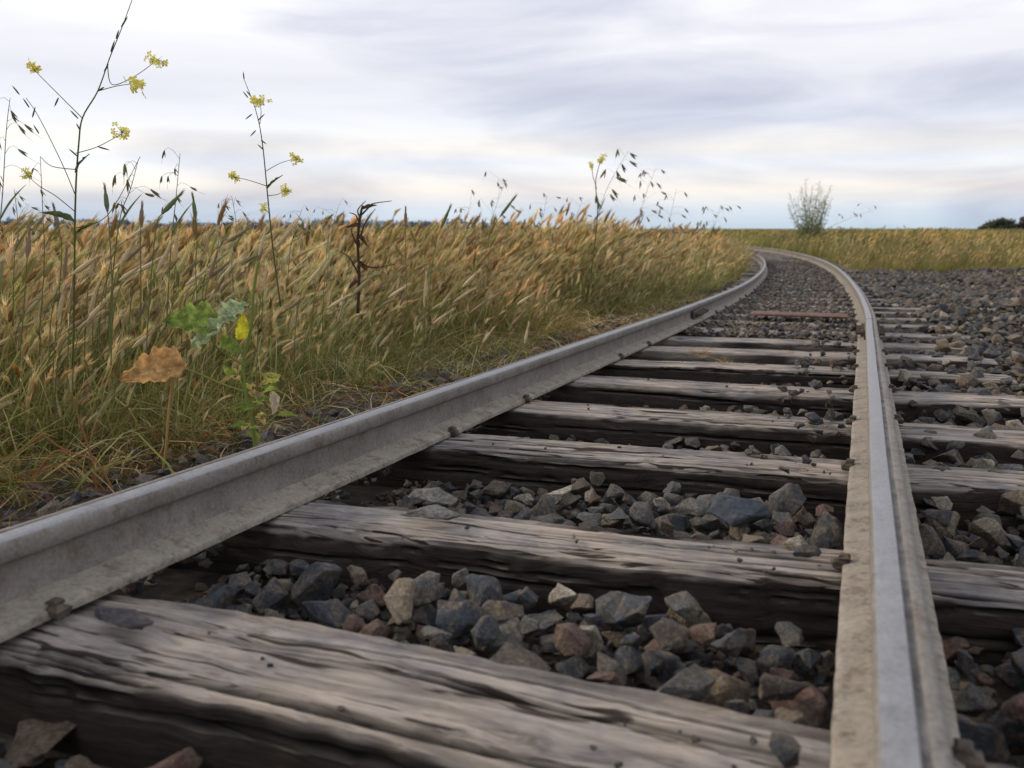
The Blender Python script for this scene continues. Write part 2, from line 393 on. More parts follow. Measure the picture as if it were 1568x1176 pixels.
# ------------------------------------------------------------------ scattering (geometry nodes instancing)
def scatter(name,pos,rot,scl,pid,protos,tint=None):
    col=bpy.data.collections.new(name+'_parts')
    for i,p in enumerate(protos):
        p.name='%s_part_%02d'%(name,i); col.objects.link(p)
    me=bpy.data.meshes.new(name); me.vertices.add(len(pos)); me.vertices.foreach_set('co',np.asarray(pos,dtype=np.float32).ravel())
    for nm,arr in (('rot',rot),('scl',scl),('tint',tint)):
        if arr is None: continue
        arr=np.asarray(arr,dtype=np.float32)
        a=me.attributes.new(nm,'FLOAT_VECTOR','POINT'); a.data.foreach_set('vector',arr.ravel())
    a=me.attributes.new('pid','INT','POINT'); a.data.foreach_set('value',np.asarray(pid,dtype=np.int32))
    o=bpy.data.objects.new(name,me); link(o)
    ng=bpy.data.node_groups.new(name,'GeometryNodeTree')
    ng.interface.new_socket('Geometry',in_out='INPUT',socket_type='NodeSocketGeometry'); ng.interface.new_socket('Geometry',in_out='OUTPUT',socket_type='NodeSocketGeometry')
    gi=ng.nodes.new('NodeGroupInput');go=ng.nodes.new('NodeGroupOutput')
    ci=ng.nodes.new('GeometryNodeCollectionInfo'); ci.inputs[0].default_value=col; ci.inputs['Separate Children'].default_value=True; ci.inputs['Reset Children'].default_value=True
    ip=ng.nodes.new('GeometryNodeInstanceOnPoints'); ip.inputs['Pick Instance'].default_value=True
    def na(n,t):
        x=ng.nodes.new('GeometryNodeInputNamedAttribute'); x.data_type=t; x.inputs[0].default_value=n; return x.outputs[0]
    er=ng.nodes.new('FunctionNodeEulerToRotation')
    L=ng.links.new
    L(gi.outputs[0],ip.inputs['Points']); L(ci.outputs[0],ip.inputs['Instance']); L(na('pid','INT'),ip.inputs['Instance Index'])
    L(na('rot','FLOAT_VECTOR'),er.inputs[0]); L(er.outputs[0],ip.inputs['Rotation']); L(na('scl','FLOAT_VECTOR'),ip.inputs['Scale']); L(ip.outputs[0],go.inputs[0])
    md=o.modifiers.new('scatter','NODES'); md.node_group=ng
    return o
def rock_proto(seed,cuts=2):
    r=random.Random(seed); bm=bmesh.new()
    k=r.uniform(.62,.9);k2=r.uniform(.5,.75)
    for _ in range(r.randint(9,14)):
        v=Vector((r.gauss(0,1),r.gauss(0,1),r.gauss(0,1))).normalized()*r.uniform(.85,1.1)
        bm.verts.new((v.x,v.y*k,v.z*k2))
    bmesh.ops.convex_hull(bm,input=bm.verts)
    bmesh.ops.delete(bm,geom=[v for v in bm.verts if not v.link_faces],context='VERTS')
    bmesh.ops.dissolve_limit(bm,angle_limit=R(14),verts=bm.verts,edges=bm.edges)
    bmesh.ops.bevel(bm,geom=list(bm.edges),offset=.035,segments=1,affect='EDGES')
    bmesh.ops.triangulate(bm,faces=bm.faces)
    bmesh.ops.subdivide_edges(bm,edges=bm.edges,cuts=cuts,use_grid_fill=True)
    bm.normal_update()
    for v in bm.verts:
        n=noise.noise(v.co*2.2+Vector((seed*3.1,0,0)))*.09+noise.noise(v.co*6+Vector((seed,9,0)))*.04
        v.co+=v.normal*n
    me=bpy.data.meshes.new('rock'); bm.to_mesh(me); bm.free(); me.materials.append(M_rock)
    me.polygons.foreach_set('use_smooth',[True]*len(me.polygons)); me.set_sharp_from_angle(angle=R(25))
    return bpy.data.objects.new('rock',me)
protos=[rock_proto(i+3) for i in range(16)]
RP=[];RS=[]
def fill(s0,s1,c0,c1,rmin,rmax,zoff,zj,tries,k=.85,pw=1.5):
    pts=[]; grid={}
    cell=rmax*2
    for _ in range(tries):
        s=random.uniform(s0,s1);c=random.uniform(c0,c1);r=rmin+(rmax-rmin)*random.random()**pw
        g=(int(s//cell),int(c//cell)); ok=True
        for a in (-1,0,1):
            for b in (-1,0,1):
                for (s2,c2,r2) in grid.get((g[0]+a,g[1]+b),()):
                    if (s-s2)**2+(c-c2)**2<(k*(r+r2))**2: ok=False;break
                if not ok:break
            if not ok:break
        if ok: grid.setdefault(g,[]).append((s,c,r)); pts.append((s,c,r))
    for s,c,r in pts:
        x,y=trk(s,c); zo=zoff(s,c) if callable(zoff) else zoff
        RP.append((float(x),float(y),float(zt(y))+TT+zo+random.uniform(-zj,zj)+r*.25)); RS.append(r)
fill(-.2,.66,-.46,.45,.014,.028,-.10,.008,2500,.75); fill(-.2,.66,-.46,.45,.03,.055,-.085,.01,700)
fill(.885,1.25,-.53,.46,.010,.022,-.100,.01,6500,.65); fill(.90,1.225,-.46,.44,.024,.054,-.076,.012,1900,.74,1.3); fill(.92,1.2,-.15,.43,.022,.046,-.045,.012,110,.8)
fill(1.42,1.885,-.53,.47,.009,.022,-.100,.01,7500,.65); fill(1.44,1.86,-.45,.45,.020,.046,lambda s,c:-.088+.03*max(0,c+.2),.012,1900,.76,1.3); fill(1.48,1.85,-.1,.44,.022,.050,-.048,.01,90,.8)
for i in range(3,9):
    a=tie_s[i]+.09;b=tie_s[i+1]-.09
    fill(a,b,-.5,.47,.010,.024,-.105,.01,3500,.7); fill(a,b,.0,.46,.018,.038,-.078,.015,260,.8); fill(a,b,-.45,.46,.016,.03,-.09,.015,160,.8)
    fill(tie_s[i]-.1,b,.25,.455,.012,.026,.0,.004,10)
fill(5.0,9,-.46,.46,.014,.032,-.012,.012,9000,.8); fill(9,20,-.46,.46,.016,.034,-.010,.015,14000,.8)
fill(-.2,3,.52,1.1,.014,.030,-.085,.012,9000,.68); fill(-.2,3,.60,1.05,.028,.056,-.062,.015,1300,.78); fill(-.2,3,.62,1.05,.02,.048,-.03,.012,140,.9)
fill(3,8,.58,1.2,.014,.034,-.055,.02,12000,.7); fill(3,8,.64,1.2,.02,.045,-.03,.02,700,.8)
fill(-.2,3.,1.05,3.0,.016,.036,-.055,.02,13000,.7); fill(-.2,3.,1.05,3.0,.025,.055,-.03,.02,1500,.8)
fill(3,8,1.1,5,.016,.038,-.05,.02,28000,.7); fill(3,9,.8,5.5,.028,.062,-.015,.025,2600,.85)
fill(.4,4,-1.5,-.56,.010,.026,-.06,.015,15000,.7); fill(.4,4,-1.15,-.62,.018,.040,-.04,.012,800,.8)
fill(4,12,-1.25,-.58,.012,.030,-.035,.02,9000,.72)
for Y in np.arange(6.5,19,.08):
    st=.08*(1+ (Y-6.5)*.03)
    for X in np.arange(Y*.12,Y*.95+1,st):
        RP.append((X+random.uniform(-.04,.04),Y+random.uniform(-.04,.04),None)); RS.append(random.uniform(.022,.05)+(.035 if random.random()<.1 else 0))
arr=np.array([(p[0],p[1]) for p in RP]); s_,c_=sc_of(arr[:,0],arr[:,1]); ztv=zt(arr[:,1])
pos=[];rr=[]
for i,p in enumerate(RP):
    c=c_[i]
    if p[2] is None:
        s=s_[i]
        if c<.60 and s<20: continue
        if c<.6 and abs(c)>.42: continue
        if s<8 and c<5: continue
        if p[1]>15.2+1.0*nz(p[0],p[1],.5,8) and c>.75: continue
        if abs(abs(c)-.5285)<.09: continue
        pos.append((p[0],p[1],float(ztv[i])-.14+random.uniform(-.015,.04)+.05*nz(p[0],p[1],.9,3))); rr.append(RS[i])
    else:
        dzz=p[2]-float(ztv[i])+RS[i]*.5
        if abs(abs(c)-.5285)<(.03+RS[i]*.7 if dzz>-.14 else .0): continue
        if c>1.1: p=(p[0],p[1],p[2]+.05*nz(p[0],p[1],.9,3))
        pos.append(p); rr.append(RS[i])
def put(s,c,r,dz): 
    x,y=trk(s,c); pos.append((float(x),float(y),float(zt(y))+TT+dz)); rr.append(r)
for s,c,r,dz in [(.79,.43,.020,.015),(1.35,.42,.026,.018),(1.64,.30,.052,-.01),(1.45,.40,.024,.0),(2.05,.33,.024,.014),(2.0,.38,.02,.014),(2.04,.27,.018,.012),(2.50,.36,.026,.018),(2.56,.41,.022,.016),(2.6,.30,.018,.012),(3.15,.35,.026,.018),(3.7,.38,.026,.018),(3.7,.25,.022,.016)]: put(s,c,r,dz)
# grit and chips lying on the tie tops
for i in range(1,7):
    for _ in range(14 if i<4 else 10):
        put(tie_s[i]+random.uniform(-.06,.06),random.choice([random.uniform(.25,.45),random.uniform(-.44,.45)]),random.uniform(.002,.007),.002)
n=len(pos); rr=np.array(rr)
rot=rng.uniform(-.45,.45,(n,3)); rot[:,2]=rng.uniform(0,6.28,n)
flip=rng.random(n)<.3; rot[flip,0]+=rng.uniform(-1.2,1.2,flip.sum())
scl=rr[:,None]*rng.uniform(.8,1.25,(n,3))
scatter('gravel_ballast',pos,rot,scl,rng.integers(0,16,n),protos)
def slab(name,s,c,dz,size,seed,mat,rz=0,tilt=0):
    o=rock_proto(seed,3); o.name=name; o.data.materials.clear(); o.data.materials.append(mat); link(o)
    x,y=trk(s,c); h=float(np.interp(s,SS,HD))
    o.matrix_world=Matrix.Translation((float(x),float(y),float(zt(y))+TT+dz))@Matrix.Rotation(-h+rz,4,'Z')@Matrix.Rotation(tilt,4,'X')@Matrix.Diagonal((*size,1))
    return o
M_slab=simple_mat('pale_slate',(.10,.10,.095),(.36,.35,.32),6,bmp=.8,bd=.05)
M_slate=simple_mat('blue_slate',(.035,.043,.055),(.09,.10,.12),5)
M_bark=simple_mat('dark_wood_chip',(.03,.03,.035),(.11,.10,.10),6)
slab('flat_stone',1.325,-.20,.018,(.066,.046,.028),31,M_slab,.2)
slab('flat_stone',1.385,-.225,.032,(.056,.032,.022),35,M_slab,-.1)
slab('slate_stone',1.60,.29,.00,(.062,.05,.075),37,M_slate,.6,.3)
slab('wood_chip',.80,-.36,.018,(.06,.035,.020),33,M_bark,.1)
mb=MB(); box_local(mb,6.05,.12,float(zt(5.8))+TT+.045,.22,.60,.014,jt=.02); mb.build('rusty_metal_plate',[M_rust])
# ------------------------------------------------------------------ ground sheet
def axis(fine,outer): 
    a=list(fine); st=fine[-1]-fine[-2]; x=a[-1]
    while x<outer[1]: st*=1.3; x+=st; a.append(x)
    st=fine[1]-fine[0]; x=a[0]; b=[]
    while x>outer[0]: st*=1.3; x-=st; b.append(x)
    return np.array(b[::-1]+a)
gx=axis(np.arange(-8,14,.12),(-4000,4000)); gy=axis(np.arange(-2,24,.14),(-400,5000))
GX,GY=np.meshgrid(gx,gy); fx,fy=GX.ravel(),GY.ravel(); fz=gz(fx,fy); s_,c_=sc_of(fx,fy)
fz=fz+np.array([.02*nz(x,y,1.2,2) if abs(x)<30 and abs(y)<40 else 0 for x,y in zip(fx,fy)])*(np.abs(c_)>1.0)
me=bpy.data.meshes.new('ground'); nx,ny=len(gx),len(gy)
fs=[(j*nx+i,j*nx+i+1,(j+1)*nx+i+1,(j+1)*nx+i) for j in range(ny-1) for i in range(nx-1)]
me.from_pydata(list(zip(fx,fy,fz)),[],fs)
fld=np.clip((-c_-1.15)/.3,0,1); fld=np.maximum(fld,np.clip((fy-15.2)/1.5,0,1)*(np.abs(c_)>.8))
a=me.color_attributes.new('Col','FLOAT_COLOR','POINT'); a.data.foreach_set('color',np.stack([fld,fld,fld,np.ones_like(fld)],1).astype(np.float32).ravel())
me.materials.append(M_ground); me.polygons.foreach_set('use_smooth',[True]*len(fs))
link(bpy.data.objects.new('ground',me))
# ------------------------------------------------------------------ grass prototypes
TAN=(.59,.46,.28); PINK=(.48,.34,.235); GREEN=(.125,.175,.038); LGREEN=(.26,.29,.085); STRAW=(.68,.57,.36); OCH=(.34,.225,.10); OLIVE=(.17,.15,.06)
def jit(c,a,r): 
    k=1+r.uniform(-a,a); return (c[0]*k*(1+r.uniform(-.1,.1)),c[1]*k,c[2]*k*(1+r.uniform(-.1,.1)))
def lerp(a,b,t): return tuple(a[i]*(1-t)+b[i]*t for i in range(3))
def stalk_pts(r,h,lean,base,n=6):
    az=r.gauss(0,.8); d=Vector((math.cos(az),math.sin(az),0)); l=abs(lean*r.gauss(1,.5))
    return [Vector(base)+d*(l*h*(i/n)**2)+Vector((0,0,h*(i/n)*(1-.15*l*(i/n))))+Vector((r.uniform(-1,1),r.uniform(-1,1),0))*.002 for i in range(n+1)],d
def head(mb,r,p,d,ln,col,awn=32):
    side=d.cross(Vector((0,0,1)))
    if side.length<.01: side=Vector((1,0,0))
    side.normalize(); up=side.cross(d)
    pts=[];rad=[]
    bend=r.uniform(.0,1.2)
    for i in range(6):
        u=i/5; pts.append(p+d*ln*u+Vector((0.4,0,-.5))*bend*ln*u*u*.5); rad.append(.0066*math.sin(math.pi*(.12+.8*u))+.0006)
    mb.tube(pts,rad,lerp(col,(.15,.18,.05),.2),5,col2=col)
    for k in range(awn):
        u=r.uniform(.0,1); q=pts[int(u*4.99)].lerp(pts[min(5,int(u*4.99)+1)],(u*4.99)%1)
        a=r.uniform(0,6.28); o=(side*math.cos(a)+up*math.sin(a)); q=q+o*.003
        dd=(d+o*r.uniform(.16,.40)+Vector((.4,0,-.5))*bend*u*.5).normalized(); s2=dd.cross(o).normalized()
        e=q+dd*r.uniform(.025,.048)
        mb.add([q-s2*.0016,q+s2*.0016,e],[(0,1,2)],jit(col,.2,r))
def clump(seed,kind):
    r=random.Random(seed); mb=MB()
    if kind=='tall':
        for _ in range(8):
            b=(r.gauss(0,.07),r.gauss(0,.07),0); h=r.uniform(.17,.48); pts,d=stalk_pts(r,h,.34,b)
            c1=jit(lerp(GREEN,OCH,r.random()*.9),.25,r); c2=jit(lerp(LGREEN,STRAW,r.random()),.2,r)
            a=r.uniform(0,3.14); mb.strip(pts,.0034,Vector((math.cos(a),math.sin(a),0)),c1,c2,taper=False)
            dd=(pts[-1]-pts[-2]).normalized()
            if r.random()<.95: head(mb,r,pts[-1],dd,r.uniform(.055,.09),jit(r.choice([TAN,TAN,PINK,STRAW,STRAW,lerp(TAN,LGREEN,.6),OCH]),.24,r))
        nl=16
    elif kind=='low': nl=40
    else: nl=0
    for _ in range(nl):
        b=(r.gauss(0,.08),r.gauss(0,.08),0); h=r.uniform(.10,.32) if kind=='tall' else r.uniform(.06,.25); pts,d=stalk_pts(r,h,.9,b,5)
        pts[-1].z-=h*.15
        c=jit(r.choice([GREEN,GREEN,LGREEN,OLIVE,lerp(LGREEN,STRAW,.6),OCH,GREEN,LGREEN]),.35,r); a=r.uniform(0,3.14)
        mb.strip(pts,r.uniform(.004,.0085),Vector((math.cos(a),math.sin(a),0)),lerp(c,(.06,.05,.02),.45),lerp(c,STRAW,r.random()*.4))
    if kind=='straw':
        for _ in range(30):
            az=r.uniform(0,6.28); d=Vector((math.cos(az),math.sin(az),0)); l=r.uniform(.06,.24); b=Vector((r.gauss(0,.05),r.gauss(0,.05),0))
            el=r.uniform(.1,1.0); pts=[b+d*l*t*(1+.2*t)+Vector((0,0,l*el*t*(1.2-.7*t)))+Vector((r.uniform(-1,1),r.uniform(-1,1),r.uniform(-1,1)))*.008 for t in (0,.25,.5,.75,1)]
            a=r.uniform(0,3.14); c=jit(r.choice([STRAW,TAN,OCH,(.28,.12,.045),LGREEN]),.3,r)
            mb.strip(pts,r.uniform(.002,.006),Vector((math.cos(a),math.sin(a),.3)),c,jit(c,.2,r))
    return mb.build('clump',[M_grass],dolink=False)
def wide(seed):
    r=random.Random(seed); mb=MB()
    for _ in range(90):
        b=(r.gauss(0,.35),r.gauss(0,.35),0); h=r.uniform(.2,.50); pts,d=stalk_pts(r,h,.35,b,3)
        a=r.uniform(0,3.14); c=jit(lerp(LGREEN,TAN,r.random()),.35,r)
        mb.strip(pts,.008,Vector((math.cos(a),math.sin(a),0)),lerp(c,GREEN,.6),c,taper=False)
        q=pts[-1]; dd=(pts[-1]-pts[-2]).normalized(); mb.tube([q,q+dd*.05,q+dd*.11+Vector((.02,0,-.02))],[.005,.013,.002],c,4)
    for _ in range(90):
        b=(r.gauss(0,.38),r.gauss(0,.38),0); pts,d=stalk_pts(r,r.uniform(.12,.36),.7,b,3); a=r.uniform(0,3.14)
        c=jit(r.choice([GREEN,LGREEN,OCH,OLIVE]),.35,r); mb.strip(pts,.018,Vector((math.cos(a),math.sin(a),0)),lerp(c,(.06,.05,.02),.4),lerp(c,STRAW,.3))
    return mb.build('wide',[M_grass],dolink=False)
GP=[clump(100+i,'tall') for i in range(12)]+[clump(200+i,'low') for i in range(6)]+[clump(300+i,'straw') for i in range(5)]+[wide(400+i) for i in range(4)]
LO,ST,WI=12,18,23
gpts=[];gs=[];gi_=[];gr=[]
def addg(x,y,sc,pid,spread=.6,zs=None):
    gpts.append((x,y)); gs.append((sc,sc,zs or sc)); gi_.append(pid); gr.append((random.gauss(0,.06),random.gauss(0,.06),random.uniform(-spread,spread)))
def edge(s,x,y): return -1.15+ .20*nz(x,y,1.1,5)+.12*nz(x,y,4,6)+ (.24*min(1,max(0,(s-5)/5)))
st=.1
for Y in np.arange(.7,9,st):
    for X in np.arange(-.75*Y-1.0,.5*Y,st):
        x=X+random.uniform(-.06,.06); y=Y+random.uniform(-.06,.06); s,c=sc_of(x,y); s=float(s);c=float(c); e=edge(s,x,y)
        if c>e+.2: continue
        d=e-c
        # the broad-leaved weed stands in a small clearing
        if math.hypot((x+.66)/.24,(y-1.85)/.30)<1 and random.random()<.8: continue
        if d>1.8 and random.random()<.45: continue
        hs=min(1,.42+d*.85)*(1+.20*min(1,max(0,(Y-5)/3)))
        if d<0.0:
            if random.random()<.32: addg(x,y,random.uniform(.5,1),ST+random.randrange(5),3.14)
            if random.random()<.08: addg(x,y,random.uniform(.3,.6),LO+random.randrange(6),3.14)
            continue
        if d<.7 and random.random()<.5: addg(x,y,random.uniform(.6,1.2),ST+random.randrange(5),3.14)
        patch=nz(x,y,1.3,40)
        if random.random()<(.60 if d>.25 else .28)*(1+.9*patch): addg(x,y,random.uniform(.7,1.18)*max(hs,.5)*(1+.20*patch),random.randrange(12),.8)
        if random.random()<.58: addg(x,y,random.uniform(.6,1.25)*min(1,.5+d),LO+random.randrange(6),3.14)
# dry stalks fallen over the shoulder towards the left rail
for _ in range(75):
    s=random.uniform(.6,6.5); c=random.uniform(-1.15,-.66)
    x,y=trk(s,c); addg(float(x),float(y),random.uniform(.45,.95),ST+random.randrange(5),3.14)
for Y in np.arange(9,24,.24):
    for X in np.arange(-.75*Y-1,.5*Y,.24):
        x=X+random.uniform(-.15,.15); y=Y+random.uniform(-.15,.15); s,c=sc_of(x,y); e=edge(float(s),x,y)+.05
        if c>e: continue
        d=e-float(c)
        if d>2.5: continue
        hs=min(1.2,.75+.6*d)
        addg(x,y,random.uniform(.8,1.2)*hs,random.randrange(12) if random.random()<.7 else LO+random.randrange(6),.6)
for Y in np.arange(7,130,.9):
    stx=.65+Y*.02
    for X in np.arange(-.75*Y-1,1.0*Y,stx):
        x=X+random.uniform(-.45,.45); y=Y+random.uniform(-.45,.45); s,c=sc_of(x,y)
        if c>0 or Y>50:
            if y<15.8 and c>.5: continue
            if c>0 and c<1.3 and Y<50: continue
        elif c>-1.9: continue
        if Y>30 and random.random()<.4: continue
        addg(x,y,random.uniform(.65,1.25)*(1+.4*nz(x,y,.3,60)),WI+random.randrange(4),.6)
for Y in np.arange(14,20,.22):
    for X in np.arange(.15*Y,.8*Y,.22):
        x=X+random.uniform(-.1,.1); y=Y+random.uniform(-.1,.1); s,c=sc_of(x,y)
        if c<.75 or y<15.2+1.0*nz(x,y,.5,8): continue
        addg(x,y,random.uniform(.5,1.1)*(1+.4*nz(x,y,.7,31)),random.randrange(12) if random.random()<.4 else LO+random.randrange(6),.6)
for _ in range(700):
    y=random.uniform(5,15); x=y*random.uniform(.40,.80); s,c=sc_of(x,y)
    if c>1.2 and nz(x,y,.6,21)+ (x/y-.55)*.9>.10: addg(x,y,random.uniform(.3,.75),random.choice([LO,LO+1,LO+2,ST,ST+1,ST+2]),3)
for _ in range(18):
    addg(*[float(v) for v in trk(random.uniform(3.,9),random.uniform(-.3,.4))],random.uniform(.25,.45),ST+random.randrange(5),3)
ga=np.array(gpts); z=gz(ga[:,0],ga[:,1])-.005; _,cc=sc_of(ga[:,0],ga[:,1])
z=np.where(np.abs(cc)<.5,zt(ga[:,1])-.12,z); z=np.where(cc>1.2,zt(ga[:,1])-.17,z); z=np.where((cc<-.6)&(cc>-1.0),zt(ga[:,1])-.145,z)
tint=[]
for (x,y),cx_ in zip(gpts,cc):
    a=nz(x,y,.5,71); b=nz(x,y,1.6,72)
    a2=nz(x*.35,y,.35,75) if y>14 else 0
    v=1+.30*b+.45*a2; w=a*.6+a2*.6
    if cx_>.5: w-=.12; v*=.86
    tint.append((v*(1.03+.25*w),v*(1.0-.02*w),v*(.97-.1*w)))
scatter('wild_grass',np.column_stack([ga,z]),gr,gs,gi_,GP,tint)
# ------------------------------------------------------------------ individual plants
def plane(D):
    # vertical sketch plane of a plant standing D metres down the field
    def f(a,b,dy=0):
        k=1379+.172*(350-b); DD=D+dy
        return Vector((DD*(a-784)/k,DD,.36+DD*.985*(350.4-b)/k))
    return f
STEM=(.13,.15,.06); YEL=(.85,.76,.17)
def flower(mb,p,size,r):
    for _ in range(17):
        c=p+Vector((r.gauss(0,1),r.gauss(0,1),r.gauss(0,.9)))*size*.34
        nrm=(Vector((r.gauss(0,1),r.gauss(0,1)-1,r.gauss(0,1)+.5))).normalized(); a=nrm.orthogonal().normalized(); b=nrm.cross(a)
        mb.tube([p,c],(.0006,.0005),(.2,.25,.06),3)
        for k in range(4):
            t=k*math.pi/2+r.random()*.3; u=a*math.cos(t)+b*math.sin(t); w=nrm.cross(u); L=size*.36
            mb.add([c,c+u*L*.6-w*L*.36+nrm*L*.1,c+u*L,c+u*L*.6+w*L*.36+nrm*L*.1],[(0,1,2,3)],jit(YEL,.15,r))
def curve(f,pts,dy0=0,dy1=0,n=5):
    P=[f(x,y,dy0+(dy1-dy0)*i/(len(pts)-1)) for i,(x,y) in enumerate(pts)]
    out=[]
    for i in range(len(P)-1):
        p0=P[max(i-1,0)];p1=P[i];p2=P[i+1];p3=P[min(i+2,len(P)-1)]
        for k in range(n):
            t=k/n; out.append(.5*((2*p1)+(p2-p0)*t+(2*p0-5*p1+4*p2-p3)*t*t+(-p0+3*p1-3*p2+p3)*t**3))
    out.append(P[-1]); return out
def leaf(mb,base,d,up,L,W,col,ruf=.0,curl=.3,seed=0,nu=14,nv=9,lobes=0,col2=None,pk=.75):
    d=Vector(d).normalized(); side=d.cross(Vector(up)).normalized(); nrm=side.cross(d)
    vs=[];cs=[]
    for i in range(nu+1):
        u=i/nu; w=W*math.sin(math.pi*min(1,u**pk*.97+.03))**.8
        w*=1+.10*math.sin(u*38+seed)
        if lobes: w*=1+.25*math.sin(u*lobes*6.28)
        for j in range(nv+1):
            v=j/nv*2-1
            puck=abs(math.sin(u*L*420+abs(v)*2.5))*abs(math.sin(v*W*150+seed))
            h=-curl*L*u*u+abs(v)**1.5*w*.30+ruf*(.9*noise.noise(Vector((u*6,v*4,seed)))+.5*abs(v)*math.sin(u*22+seed+v)+.45*puck)
            vs.append(Vector(base)+d*L*u+side*v*w/2+nrm*h)
            k=.7+.35*abs(v)+.3*noise.noise(Vector((u*9,v*6,seed+4)))+.25*puck
            if abs(v)<.12: k*=1.35
            cc=col if col2 is None else lerp(col,col2,min(1,max(0,.5+1.2*noise.noise(Vector((u*3,v*2,seed+8))))))
            cs.append(tuple(x*k for x in cc))
    fs=[(i*(nv+1)+j,i*(nv+1)+j+1,(i+1)*(nv+1)+j+1,(i+1)*(nv+1)+j) for i in range(nu) for j in range(nv)]
    mb.add(vs,fs,cs,1)
def pod(mb,p,d,L,w,col):
    d=Vector(d).normalized(); mb.tube([p,p+d*L*.3,p+d*L*.7,p+d*L],[w*.3,w*.5,w*.42,w*.05],col,5)
def mustard(D,main,branches,flowers,leaves,pods,name,seed,w=.0028):
    r=random.Random(seed); f=plane(D); mb=MB()
    pts=curve(f,main,0,.05); mb.tube(pts,(w,w*.3),STEM,6,col2=(.14,.15,.08))
    for b in branches: 
        dy=r.uniform(-.08,.08); mb.tube(curve(f,b,0.02,dy),(w*.42,w*.25),STEM,5)
    for (x,y,sz,bi) in flowers: flower(mb,f(x,y,bi),sz,r)
    for (x,y,dx,dz,L,W) in leaves: leaf(mb,f(x,y,.02),(dx,r.uniform(-.3,.3),dz),(0,-.6,1),L,W,(.09,.125,.05),.002,.2,r.random()*9,10,5)
    for (x,y,dx,dz) in pods: pod(mb,f(x,y,.02),(dx,r.uniform(-.3,.3),dz),r.uniform(.018,.03),.004,(.12,.13,.065))
    return mb.build(name,[M_plant,M_leaf],smooth=True)
mustard(2.1,[(112,560),(114,440),(116,300),(121,220),(127,180),(150,140),(168,90),(188,40),(210,-20)],
 [[(127,182),(105,160),(75,130),(50,105)],[(150,140),(180,132),(212,128)],[(165,100),(172,130),(205,118),(238,95)],[(117,235),(150,225),(187,205)],[(116,300),(95,250),(60,180),(40,150)],[(116,325),(85,300),(60,285),(42,268)],[(118,260),(80,255),(62,240)],[(114,350),(165,330),(215,240)]],
 [(50,103,.024,.02),(240,92,.026,0),(212,128,.030,.02),(187,203,.024,0),(42,268,.018,0)],
 [(115,340,-.8,.35,.085,.022),(116,265,.5,.7,.06,.014),(116,360,.7,.6,.06,.014)],
 [(160,110,.5,.6),(170,80,.4,.8),(178,60,.4,.8),(186,42,.5,.7),(120,182,-.6,.7),(150,140,.7,.3),(123,200,-.5,.8),(119,240,-.6,.6),(45,165,-.5,.8),(50,180,.3,.9),(60,205,-.4,.8),(30,145,-.5,.7),(150,225,.7,-.2),(90,150,-.3,-.6)],'mustard_plant',1)
mustard(2.6,[(430,470),(418,380),(410,300),(402,220),(392,170),(374,122)],
 [[(398,190),(400,170),(396,156)],[(408,262),(430,250),(455,243)],[(411,300),(425,298),(437,292)],[(408,285),(380,276),(357,271)],[(414,330),(408,322),(402,318)]],
 [(397,155,.028,0),(455,243,.025,0),(437,292,.022,0),(357,271,.022,0),(403,318,.020,0)],
 [(409,290,.6,.7,.06,.012)],
 [(374,122,-.1,1),(380,150,-.5,.6),(386,175,-.7,-.6),(392,200,-.7,-.7),(400,215,.7,-.5),(378,140,.6,-.7),(404,230,-.6,.6),(395,185,.7,.6)],'mustard_plant',2)
def oat(name,D,main,n,seed,L=.024,spread=.06,frac=.55,col=(.26,.24,.14)):
    r=random.Random(seed); f=plane(D); mb=MB(); pts=curve(f,main,0,.06)
    mb.tube(pts,(.0018,.0007),(.16,.18,.07),5,col2=col)
    N_=len(pts)
    for k in range(n):
        u=frac+(1-frac)*k/n; p=pts[min(N_-1,int(u*(N_-1)))]
        d=Vector((r.uniform(-1,1),r.uniform(-1,1),r.uniform(-.1,.9))); q=p+d*spread*r.uniform(.4,1); q2=q+Vector((d.x*.012,d.y*.01,-.008))
        mb.tube([p,(p+q)/2+Vector((0,0,.006)),q,q2],(.0006,.0004),col,3)
        dd=Vector((d.x*.5+.2,d.y*.4,-1+r.uniform(0,.8))); c=jit(col,.25,r)
        pod(mb,q2,dd,L*r.uniform(.8,1.2),L*.24,c); pod(mb,q2,dd+Vector((.25,0,.1)),L*.9,L*.13,jit(c,.2,r))
        e=q2+dd.normalized()*L; mb.tube([e,e+dd.normalized()*L*.9+Vector((.004,0,.003))],(.0004,.0002),c,3)
    pt=pts[int(N_*.4)]; leaf(mb,pt,(.4,.1,.9),(0,-1,.3),.11,.006,(.14,.17,.06),0,.4,seed,10,2)
    return mb.build(name,[M_plant,M_leaf],smooth=True)
OATC=(.42,.37,.27)
